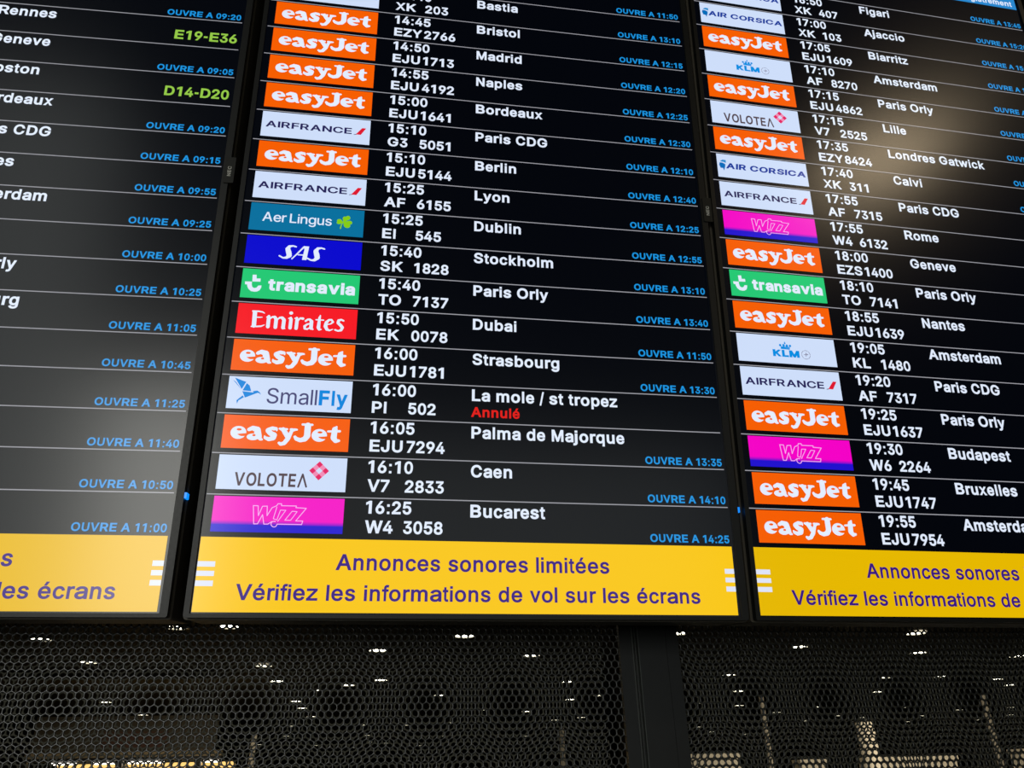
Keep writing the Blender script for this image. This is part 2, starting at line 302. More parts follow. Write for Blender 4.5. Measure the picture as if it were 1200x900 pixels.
# ------------------------------------------------------------------ lettering: outlines of a plain sans alphabet, 509 = capital height
GLYPHS = json.loads(r'''{"A":[[16,0,201,509,276,509,463,0,395,0,287,302,264,372,232,478,245,478,191,302,85,0],[110,142,110,199,370,199,370,142]],"B":[[60,0,60,509,241,509,290,504,329,491,359,470,381,442,394,410,398,374,395,344,387,320,373,301,356,286,337,275,306,264,339,257,363,245,385,227,402,203,414,173,418,136,414,100,400,67,377,39,344,18,301,4,247,0],[125,57,245,57,296,63,330,80,349,106,355,137,352,162,342,184,327,203,306,218,280,228,248,231,125,231],[125,285,238,285,264,288,288,296,308,309,323,326,333,348,336,372,330,404,313,429,283,446,240,452,125,452]],"C":[[267,-7,205,1,150,25,104,63,70,115,48,179,40,254,48,329,70,393,104,445,150,484,205,508,267,516,305,513,340,504,373,490,402,471,427,447,448,418,463,385,473,348,408,348,400,373,389,395,375,413,357,428,338,440,315,449,292,454,267,456,223,450,184,432,150,404,125,364,109,314,103,254,109,195,125,145,151,105,184,76,223,59,267,53,292,55,315,60,338,69,357,81,375,96,389,114,400,136,408,160,473,160,464,124,448,91,428,62,402,38,373,18,341,5,305,-4]],"D":[[219,0,96,0,96,57,215,57,272,63,318,81,354,110,379,149,394,198,399,255,394,312,379,361,354,399,320,428,275,446,221,452,93,452,93,509,225,509,294,501,353,478,399,441,433,391,455,329,462,255,455,181,433,119,398,68,351,31,291,8],[125,509,125,0,60,0,60,509]],"E":[[60,0,60,509,372,509,372,452,125,452,125,286,355,286,355,229,125,229,125,57,375,57,375,0]],"F":[[60,0,60,509,369,509,369,452,125,452,125,278,346,278,346,221,125,221,125,0]],"G":[[269,-7,205,1,149,25,103,64,69,116,47,180,40,254,47,329,69,393,103,445,149,484,203,508,265,516,304,513,340,504,374,489,403,469,429,445,449,416,464,384,474,349,408,349,399,372,387,393,373,411,356,427,337,439,315,448,291,454,265,456,222,450,183,432,150,404,125,364,109,314,103,254,109,195,125,145,151,105,184,76,224,59,269,53,309,58,345,71,374,93,396,123,410,160,415,202,434,199,283,199,283,256,478,256,478,200,471,141,451,91,419,50,377,19,326,0]],"H":[[60,0,60,509,125,509,125,289,392,289,392,509,457,509,457,0,392,0,392,232,125,232,125,0]],"I":[[80,0,142,0,142,509,80,509]],"J":[[185,-7,143,-3,106,11,75,33,52,63,38,101,33,145,33,173,98,173,98,145,104,104,122,74,149,56,185,50,220,56,248,74,266,104,272,145,272,509,336,509,336,145,331,101,317,63,294,33,264,11,227,-3]],"K":[[104,145,104,216,139,261,174,303,364,509,448,509,230,276],[60,0,60,509,125,509,124,225,125,193,125,0],[372,0,188,259,228,309,449,0]],"L":[[60,0,60,509,125,509,125,57,361,57,361,0]],"M":[[60,0,60,509,152,509,287,159,322,49,307,49,352,187,476,509,568,509,568,0,504,0,504,327,510,457,482,363,456,291,342,0,286,0,170,291,116,457,122,291,122,0]],"N":[[60,0,60,509,136,509,363,151,388,107,414,55,405,54,401,108,399,157,399,509,463,509,463,0,387,0,202,290,148,381,108,452,119,454,125,291,125,0]],"O":[[267,-7,205,1,150,25,105,63,70,115,48,179,40,254,48,329,70,393,105,445,150,484,205,508,267,516,329,508,384,484,429,445,464,393,486,329,493,254,486,179,464,115,429,63,384,25,329,1],[267,53,310,59,349,76,383,104,408,144,425,194,430,254,425,315,408,365,383,404,349,433,310,450,267,456,223,450,184,433,151,404,125,364,109,314,103,254,109,194,125,144,151,105,184,76,223,59]],"P":[[60,0,60,509,235,509,289,504,332,487,366,462,390,430,404,391,409,348,404,304,390,265,366,233,332,207,289,191,235,186,109,186,109,242,233,242,269,246,297,256,318,272,333,294,342,320,344,348,342,376,333,402,318,423,297,439,268,449,232,452,125,452,125,0]],"Q":[[245,159,313,159,468,-48,401,-48],[267,-7,205,1,150,25,105,63,70,115,48,179,40,254,48,329,70,393,105,445,150,484,205,508,267,516,329,508,384,484,429,445,464,393,486,329,493,254,486,179,464,115,429,63,384,25,329,1],[267,53,310,59,349,76,383,104,408,144,425,194,430,254,425,315,408,365,383,404,349,433,310,450,267,456,223,450,184,433,151,404,125,364,109,314,103,254,109,194,125,144,151,105,184,76,223,59]],"R":[[60,0,60,509,236,509,289,504,333,489,367,465,390,433,404,395,409,352,404,309,390,271,367,240,333,217,289,203,236,198,96,198,96,255,234,255,269,258,298,267,319,281,334,300,342,324,345,352,342,380,334,405,319,425,298,440,269,449,233,452,125,452,125,0],[353,0,230,229,303,229,428,0]],"S":[[224,-9,172,-4,128,9,91,31,64,60,46,96,38,137,104,137,110,110,123,88,142,71,166,59,194,51,224,49,257,52,286,60,310,74,329,92,342,114,346,139,342,161,332,179,316,193,296,205,245,222,184,239,128,261,86,289,60,326,52,372,58,413,75,448,102,476,138,498,180,512,227,516,274,512,316,498,351,476,377,449,394,415,401,378,337,378,327,412,302,437,267,453,225,459,194,456,167,448,145,435,129,418,119,398,115,376,119,352,131,334,148,319,169,308,212,293,264,279,312,264,359,238,378,220,395,198,405,171,408,139,403,99,386,64,360,34,323,11,278,-4]],"T":[[32,452,32,509,417,509,417,452,257,452,257,0,193,0,193,452]],"U":[[259,-8,203,-2,154,15,114,43,85,80,66,124,60,173,60,509,124,509,124,178,128,144,141,113,161,88,187,68,220,56,259,52,298,56,331,68,357,88,377,113,389,144,393,178,393,509,457,509,457,173,451,124,433,80,403,43,363,15,315,-2]],"V":[[204,0,16,509,84,509,192,206,215,137,248,31,235,31,267,138,395,509,463,509,278,0]],"W":[[155,0,16,509,82,509,163,196,187,94,197,40,189,40,211,145,306,509,380,509,462,196,486,94,497,40,488,40,510,145,603,509,670,509,530,0,455,0,368,323,351,391,336,475,350,475,335,395,318,323,230,0]],"X":[[18,0,217,284,217,236,29,509,104,509,204,361,243,292,232,292,252,329,298,400,374,509,446,509,259,239,259,287,456,0,382,0,268,165,230,231,244,231,225,196,182,129,91,0]],"Y":[[203,0,203,208,16,509,91,509,192,344,222,292,250,230,224,230,251,293,280,344,381,509,455,509,268,208,268,0]],"Z":[[42,0,42,46,273,385,306,431,341,476,348,454,285,452,40,452,40,509,397,509,397,462,169,129,97,33,90,54,152,57,399,57,399,0]],"a":[[160,-9,126,-5,94,5,68,22,48,45,34,74,30,108,34,138,43,161,58,179,78,193,125,211,178,220,252,230,265,235,273,243,276,257,274,278,267,297,256,311,240,322,220,329,196,331,171,329,149,322,132,313,118,301,100,274,41,291,57,322,79,346,104,364,133,375,163,382,194,384,239,379,263,372,286,360,306,343,322,320,333,290,337,251,337,0,277,0,277,59,252,25,236,12,215,1,190,-6],[170,45,202,49,228,59,248,74,263,93,272,115,276,138,276,190,259,182,200,171,175,168,134,159,117,150,103,139,95,124,92,105,94,87,102,72,114,60,130,52,149,47]],"b":[[229,-8,198,-5,172,4,153,17,138,31,112,67,112,0,53,0,53,509,114,509,114,313,137,346,152,360,171,373,197,382,229,384,274,378,313,361,345,332,370,293,385,245,390,189,385,133,370,84,345,45,313,16,274,-2],[220,47,252,52,279,66,300,88,316,117,325,151,328,189,325,227,316,261,301,289,280,311,253,325,220,330,188,326,161,312,140,291,125,263,116,229,113,189,116,149,125,115,140,87,162,65,188,52]],"c":[[207,-8,159,-2,117,16,82,46,56,85,39,133,34,187,39,243,56,291,82,330,117,360,159,378,207,384,234,382,260,377,284,368,305,356,324,340,340,322,353,301,362,277,303,262,290,289,270,311,242,325,207,330,173,325,145,310,124,287,108,258,99,224,96,187,99,151,108,117,124,88,145,66,173,51,207,46,243,52,271,66,292,89,304,117,363,102,354,78,341,56,325,37,306,21,285,8,261,-1,235,-6]],"d":[[195,-8,151,-2,111,16,79,45,55,84,39,133,34,189,39,245,55,293,80,332,112,361,151,378,196,384,228,382,253,373,273,360,287,346,311,312,311,509,372,509,372,0,313,0,313,67,287,31,272,17,252,4,227,-5],[205,47,236,52,263,65,284,87,299,115,309,149,312,189,309,229,300,263,284,291,263,312,237,326,205,330,172,325,145,311,124,289,108,261,99,227,96,189,99,151,109,117,124,88,145,66,172,52]],"e":[[212,-8,160,-2,117,16,82,46,56,85,39,132,34,187,39,242,55,290,80,329,115,359,157,378,205,384,236,382,266,374,294,360,319,341,341,315,357,282,367,242,371,194,371,169,75,169,75,221,338,221,310,202,307,237,298,269,283,294,263,314,237,326,205,330,173,326,146,313,125,294,109,270,99,241,96,211,96,178,100,139,110,106,128,80,151,61,179,50,212,46,234,48,254,53,271,61,285,73,297,88,306,105,365,91,353,63,335,39,311,19,283,4,249,-5]],"f":[[228,379,228,327,6,327,6,379],[81,0,81,432,85,461,96,486,113,505,135,519,161,527,187,530,222,527,243,521,227,468,215,472,195,474,171,470,154,460,145,443,142,419,142,0]],"g":[[207,-151,168,-148,134,-140,105,-127,82,-110,64,-91,51,-69,101,-41,122,-66,136,-78,154,-88,178,-95,207,-97,249,-92,282,-75,304,-46,311,-6,311,75,287,41,272,28,252,16,227,8,195,5,151,10,113,27,80,53,55,90,39,136,34,191,39,246,55,293,80,332,112,361,152,378,196,384,228,382,253,373,273,360,288,346,313,312,313,379,372,379,372,-9,367,-54,350,-90,324,-117,291,-136,251,-147],[205,59,237,63,264,75,285,95,300,121,309,154,312,193,309,231,300,264,285,291,264,312,237,326,205,330,172,326,145,312,124,290,109,262,99,230,96,193,99,155,109,123,124,96,145,76,172,63]],"h":[[114,227,114,0,53,0,53,509,114,509,114,287,102,287,124,332,152,362,187,379,227,384,264,380,295,369,321,349,341,321,353,285,357,240,357,0,296,0,296,235,290,275,273,304,246,323,210,329,184,326,161,317,141,303,126,283,117,257]],"i":[[53,0,53,368,114,368,114,0],[53,452,53,509,114,509,114,452]],"j":[[53,368,114,368,114,-30,111,-62,102,-90,86,-112,65,-129,37,-139,4,-143,-10,-143,-10,-87,2,-87,25,-83,40,-72,50,-54,53,-29],[53,452,53,509,114,509,114,452]],"k":[[110,137,110,212,121,212,284,379,360,379,180,199],[53,0,53,509,114,509,114,0],[294,0,148,186,191,229,372,0]],"l":[[60,0,120,0,120,509,60,509]],"m":[[53,0,53,379,112,379,112,307,118,323,132,346,151,363,172,376,195,384,219,386,257,380,287,361,309,332,321,295,312,295,322,320,337,343,357,361,381,375,408,383,437,386,468,382,497,372,522,354,541,328,553,296,557,255,557,0,496,0,496,254,490,289,473,313,448,326,419,330,395,328,374,320,358,307,345,290,338,270,335,247,335,0,274,0,274,260,269,288,253,311,229,325,199,330,178,328,158,320,140,307,126,289,117,266,114,238,114,0]],"n":[[114,227,114,0,53,0,53,379,112,379,112,287,102,287,124,332,152,362,187,379,227,384,264,380,295,369,321,349,341,321,353,285,357,240,357,0,296,0,296,235,290,275,273,304,246,323,210,329,184,326,161,317,141,303,126,283,117,257]],"o":[[207,-8,159,-2,117,16,82,46,56,85,39,133,34,187,39,243,56,291,82,330,117,360,159,378,207,384,256,378,299,360,334,330,359,291,376,243,381,187,376,133,359,85,334,46,299,16,256,-2],[207,46,242,51,270,66,292,88,307,117,316,151,319,187,316,224,307,258,292,287,270,310,242,325,207,330,173,325,145,310,124,287,108,258,99,224,96,187,99,151,108,117,124,88,145,66,173,51]],"p":[[53,-143,53,379,112,379,112,310,137,346,152,360,171,373,197,382,229,384,274,378,313,361,345,332,370,293,385,245,390,189,385,133,370,84,345,45,313,16,274,-2,229,-8,198,-5,173,4,153,17,138,31,114,65,114,-143],[220,47,252,52,279,66,300,88,316,117,325,151,328,189,325,227,316,261,301,289,280,311,253,325,220,330,188,326,161,312,140,291,125,263,116,229,113,189,116,149,125,115,140,87,162,65,188,52]],"q":[[372,-143,311,-143,311,66,287,31,272,17,252,4,227,-5,195,-8,151,-2,111,16,79,45,55,84,39,133,34,189,39,245,55,293,80,332,112,361,151,378,196,384,228,382,253,373,273,360,287,346,313,311,313,379,372,379],[205,47,236,52,263,65,284,87,299,115,309,149,312,189,309,229,300,263,284,291,263,312,237,326,205,330,172,325,145,311,124,289,108,261,99,227,96,189,99,151,109,117,124,88,145,66,172,52]],"r":[[53,0,53,379,112,379,112,316,130,347,152,367,181,380,213,385,243,384,243,322,207,326,182,323,159,315,140,301,126,284,117,262,114,237,114,0]],"s":[[182,-8,145,-5,112,3,84,18,62,38,46,63,36,94,94,107,105,79,124,60,150,49,181,45,217,49,244,62,262,81,268,103,264,121,254,136,237,147,212,155,149,170,104,186,72,208,53,237,47,274,52,305,65,332,87,354,115,370,149,381,187,384,223,381,254,372,279,358,299,339,314,316,324,290,268,277,258,298,243,316,220,329,187,333,156,329,131,317,114,299,109,277,113,258,124,243,144,232,172,223,229,209,275,193,306,171,325,142,331,107,326,75,312,47,290,24,260,6,223,-4]],"t":[[204,379,204,327,6,327,6,379],[65,471,126,471,126,98,128,76,136,61,150,53,170,50,185,51,202,54,213,2,192,-3,168,-4,125,2,92,21,72,52,65,93]],"u":[[182,-5,146,-1,115,11,89,30,69,59,57,95,53,139,53,379,114,379,114,144,120,104,137,75,164,56,200,50,226,53,249,62,269,76,283,97,293,122,296,153,296,379,357,379,357,0,298,0,298,92,307,92,286,47,257,17,222,0]],"v":[[163,0,17,379,84,379,165,155,187,87,206,21,184,21,224,155,305,379,371,379,226,0]],"w":[[138,0,23,379,87,379,154,137,175,41,165,41,186,135,206,214,252,379,316,379,362,214,382,136,402,41,391,41,413,135,480,379,545,379,429,0,368,0,319,172,277,338,291,338,263,225,199,0]],"x":[[21,0,171,218,171,171,29,379,100,379,147,306,207,206,175,206,233,306,282,379,352,379,209,169,209,214,358,0,287,0,231,85,173,182,205,182,148,85,91,0]],"y":[[47,-139,61,-86,88,-90,104,-89,118,-84,130,-74,141,-58,151,-36,163,-1,17,379,84,379,165,155,187,87,206,21,184,21,202,87,224,155,305,379,371,379,204,-58,191,-85,177,-107,159,-124,139,-136,116,-143,91,-145,65,-143]],"z":[[42,0,42,46,256,323,48,323,48,379,333,379,333,331,123,56,339,56,339,0]],"0":[[227,-7,174,1,130,24,95,62,69,113,53,178,48,254,53,330,69,395,95,447,130,484,174,508,227,516,279,508,323,484,358,447,384,395,400,330,405,254,400,178,384,113,358,62,323,24,279,1],[227,50,262,56,290,74,313,103,330,144,340,194,344,254,340,314,330,365,313,405,290,435,262,454,227,460,192,454,163,435,140,405,123,365,113,314,109,254,113,194,123,144,140,103,163,74,192,56]],"1":[[222,509,276,509,276,0,212,0,212,435,112,376,112,440]],"2":[[64,0,64,47,234,229,282,282,311,327,318,349,320,371,317,397,308,419,293,436,273,449,250,457,224,460,196,457,172,447,153,433,139,413,130,390,127,362,66,362,71,405,86,442,111,473,143,496,181,511,225,516,268,511,306,497,337,474,361,445,376,411,381,372,379,345,371,318,357,290,336,259,267,180,150,57,389,57,389,0]],"3":[[218,-7,173,-3,133,10,98,30,70,57,52,92,44,132,109,132,115,107,126,87,143,71,165,59,190,52,219,50,248,52,275,61,298,74,315,93,325,116,329,145,326,172,316,196,299,217,275,234,242,244,201,248,157,248,157,299,292,452,70,452,70,509,372,509,372,461,211,278,211,289,264,288,308,276,344,253,371,222,388,185,393,145,387,103,370,66,344,35,309,12,266,-2]],"4":[[40,105,40,158,247,509,311,509,107,163,413,163,413,105],[282,0,282,318,343,318,343,0]],"5":[[221,-7,178,-2,140,11,108,32,83,60,67,93,60,130,122,130,127,108,138,89,154,73,173,60,196,52,221,50,250,54,276,64,298,81,314,104,324,132,328,162,324,193,314,221,297,244,275,262,248,273,218,277,192,275,167,268,145,258,128,246,67,253,96,509,366,509,366,452,151,452,134,299,155,314,178,325,203,332,229,334,263,330,294,321,321,306,345,285,364,260,379,231,388,198,391,163,386,116,369,76,343,41,309,15,268,-1]],"6":[[226,-7,182,-2,142,15,109,40,84,74,69,115,64,162,68,199,80,239,102,285,137,340,252,509,322,509,148,261,165,288,196,307,214,312,235,314,278,309,316,295,347,271,370,240,384,202,389,157,384,112,368,73,343,39,310,14,271,-2],[226,48,254,52,279,63,299,79,314,101,324,128,327,157,324,187,314,213,299,235,279,251,254,262,226,265,198,262,174,252,154,236,138,214,128,188,125,158,128,128,138,102,154,80,174,63,198,52]],"7":[[97,0,325,452,62,452,62,509,391,509,391,449,165,0]],"8":[[226,-7,178,-2,136,11,100,33,74,62,57,96,52,135,55,166,65,195,81,220,101,241,125,256,156,266,119,282,93,308,76,342,70,380,75,417,90,450,114,477,146,498,183,512,226,516,269,512,306,498,337,477,361,450,377,417,382,380,376,342,359,308,333,282,297,266,327,256,351,241,371,220,387,195,397,166,401,135,395,96,378,62,352,33,317,11,274,-2],[226,49,258,52,285,60,307,74,323,91,333,114,337,139,333,166,322,189,306,208,283,223,256,232,226,235,196,232,169,223,146,208,130,189,119,166,115,139,119,114,129,91,145,74,167,60,195,52],[226,290,252,292,274,300,293,313,307,330,316,351,319,376,316,400,308,420,294,437,275,449,252,457,226,460,200,457,177,449,158,437,145,420,136,400,133,376,136,351,145,330,158,313,178,300,200,292]],"9":[[226,516,271,510,310,494,343,468,368,434,384,394,389,347,385,310,373,270,350,224,315,168,200,0,130,0,304,248,299,234,287,221,257,202,238,197,218,195,174,200,137,214,106,237,83,269,69,307,64,352,69,397,85,436,110,469,143,494,182,510],[226,460,198,457,174,446,154,430,138,407,128,381,125,352,128,322,138,295,154,273,174,257,198,247,226,243,254,247,279,257,299,273,314,295,324,321,327,350,324,381,314,407,299,430,279,446,254,457]],":":[[133,0,133,58,75,58,75,0],[133,316,133,374,75,374,75,316]],"-":[[337,244,337,188,114,188,114,244]],"/":[[235,533,71,-76,14,-76,178,533]],"é":[[212,-8,160,-2,117,16,82,46,56,85,39,132,34,187,39,242,55,290,80,329,115,359,157,378,205,384,236,382,266,374,294,360,319,341,341,315,357,282,367,242,371,194,371,169,75,169,75,221,338,221,310,202,307,237,298,269,283,294,263,314,237,326,205,330,173,326,146,313,125,294,109,270,99,241,96,211,96,178,100,139,110,106,128,80,151,61,179,50,212,46,234,48,254,53,271,61,285,73,297,88,306,105,365,91,353,63,335,39,311,19,283,4,249,-5],[177,429,225,529,293,529,227,429]]}''')
CAP = 509.0
# (advance, left, right) of a bold grotesque, 716 = capital height
BOLD = {'A': (722, 0, 719), 'B': (722, 73, 671), 'C': (722, 47, 674), 'D': (722, 73, 672), 'E': (667, 73, 617), 'F': (611, 73, 571), 'G': (778, 45, 712),
        'H': (722, 73, 650), 'I': (278, 68, 210), 'J': (556, 22, 484), 'K': (722, 74, 718), 'L': (611, 76, 576), 'M': (833, 71, 763), 'N': (722, 74, 646),
        'O': (778, 43, 733), 'P': (667, 73, 622), 'Q': (778, 43, 747), 'R': (722, 73, 718), 'S': (667, 40, 615), 'T': (611, 21, 590), 'U': (722, 71, 648),
        'V': (667, 0, 666), 'W': (944, 3, 939), 'X': (667, 0, 665), 'Y': (667, 0, 666), 'Z': (611, 13, 578), 'a': (556, 36, 521), 'b': (611, 66, 571),
        'c': (556, 41, 527), 'd': (611, 41, 546), 'e': (556, 34, 519), 'f': (333, 11, 334), 'g': (611, 40, 542), 'h': (611, 71, 546), 'i': (278, 72, 209),
        'j': (278, -47, 209), 'k': (556, 67, 552), 'l': (278, 72, 209), 'm': (889, 62, 820), 'n': (611, 67, 545), 'o': (611, 40, 571), 'p': (611, 67, 573),
        'q': (611, 41, 547), 'r': (389, 66, 404), 's': (556, 23, 516), 't': (333, 20, 318), 'u': (611, 66, 543), 'v': (556, 13, 544), 'w': (778, 3, 773),
        'x': (556, 8, 544), 'y': (556, 6, 548), 'z': (500, 15, 484), '0': (556, 40, 515), '1': (556, 79, 394), '2': (556, 25, 505), '3': (556, 37, 515),
        '4': (556, 18, 520), '5': (556, 45, 518), '6': (556, 40, 516), '7': (556, 43, 510), '8': (556, 39, 519), '9': (556, 36, 512), ':': (333, 98, 235),
        '-': (333, 56, 286), '/': (278, 0, 279), 'é': (556, 34, 519), ' ': (278, 0, 0)}
PLAIN = {'A': (667, 0, 668), 'V': (667, 5, 662), 'n': (556, 66, 489), 'o': (556, 34, 522), 'c': (500, 39, 489), 'e': (556, 38, 515), 's': (500, 31, 463),
         'r': (333, 65, 346), 'l': (222, 50, 172), 'i': (222, 50, 172), 'm': (833, 66, 770), 't': (278, 17, 270), 'é': (556, 38, 515), 'f': (278, 9, 311),
         'z': (500, 20, 480), 'd': (556, 34, 489), 'v': (500, 10, 489), 'u': (556, 64, 487), 'a': (556, 36, 527), ' ': (278, 0, 0)}
_cache = {}


def grow(loop, d):
    """miter offset of a closed outline towards its right-hand side"""
    n = len(loop)
    out = []
    for i in range(n):
        a, b, c = loop[i - 1], loop[i], loop[(i + 1) % n]
        e1 = (b[0] - a[0], b[1] - a[1])
        e2 = (c[0] - b[0], c[1] - b[1])
        l1, l2 = math.hypot(*e1), math.hypot(*e2)
        n1 = (e1[1] / l1, -e1[0] / l1)
        n2 = (e2[1] / l2, -e2[0] / l2)
        mx, my = n1[0] + n2[0], n1[1] + n2[1]
        m2 = mx * mx + my * my
        k = min(2.0 / max(m2, 1e-6), 1.6) if m2 > 1e-6 else 0
        out.append((b[0] + mx * k * d, b[1] + my * k * d))
    return out


def area2(l):
    return sum(l[i - 1][0] * l[i][1] - l[i][0] * l[i - 1][1] for i in range(len(l)))


def winding(p, l):
    w = 0
    for i in range(len(l)):
        (x0, y0), (x1, y1) = l[i - 1], l[i]
        if (y0 > p[1]) != (y1 > p[1]) and p[0] < x0 + (p[1] - y0) / (y1 - y0) * (x1 - x0):
            w += 1 if y1 > y0 else -1
    return w


def glyph(ch, off):
    """points and triangles with weight OFF added, capital height 1, left edge 0; and the ink width"""
    key = (ch, off)
    if key not in _cache:
        loops = [[(f[i], f[i + 1]) for i in range(0, len(f), 2)] for f in GLYPHS[ch]]
        big = max(loops, key=lambda l: abs(area2(l)))
        sgn = 1 if area2(big) > 0 else -1
        if off:
            loops = [grow(l, off * sgn) for l in loops]
        s = 1.0 / (CAP + 2 * off)
        x0 = min(p[0] for l in loops for p in l)
        x1 = max(p[0] for l in loops for p in l)
        vs, es = [], []
        for l in loops:
            b = len(vs)
            vs += [Vector(p) for p in l]
            es += [(b + i, b + (i + 1) % len(l)) for i in range(len(l))]
        ov, _, of = delaunay_2d_cdt(vs, es, [], 0, 0.01)[:3]
        tris = []
        for f in of:
            c = sum((ov[i] for i in f), Vector((0, 0))) / len(f)
            if sum(winding(c, l) for l in loops) * sgn > 0:
                tris.append(tuple(f))
        _cache[key] = ([((p[0] - x0) * s, (p[1] + off) * s) for p in ov], tris, (x1 - x0) * s)
    return _cache[key]


def layout(text, table, off, gap=0.06):
    """letters of a line, in capital heights, from its ink's left edge; and the ink's width"""
    out, x, first, right = [], 0.0, None, 0.0
    for ch in text:
        if ch in table:
            adv, l, r = (v / 716.0 for v in table[ch])
        elif ch == ' ':
            adv = 0.34
        else:
            w = glyph(ch, off)[2]
            lsb = gap
            adv, l, r = w + 2 * lsb, lsb, lsb + w
        if ch != ' ':
            pts, tris, w = glyph(ch, off)
            if first is None:
                first = x + l
            k = (r - l) / w
            out.append(([(x + l + p[0] * k - first, p[1]) for p in pts], tris))
            right = x + r - first
        x += adv
    return out, right


def write(mb, text, x, y, cap, table=BOLD, off=24, align='L', width=None, z=0.0, mi=0, shear=0.0, vertical=False, gap=0.06, stretch=1.0):
    """puts a line of letters on a flat mesh; x, y, cap and width in mm"""
    gl, w = layout(text, table, off, gap)
    sx = cap * stretch if width is None else width / w
    x0 = x if align == 'L' else (x - w * sx if align == 'R' else x - w * sx / 2)
    for pts, tris in gl:
        if vertical:
            mb.poly([((x - p[1] * cap) / 1000, (y + p[0] * sx) / 1000, z) for p in pts], tris, mi)
        else:
            mb.poly([((x0 + p[0] * sx + shear * p[1] * cap) / 1000, (y + p[1] * cap) / 1000, z) for p in pts], tris, mi)


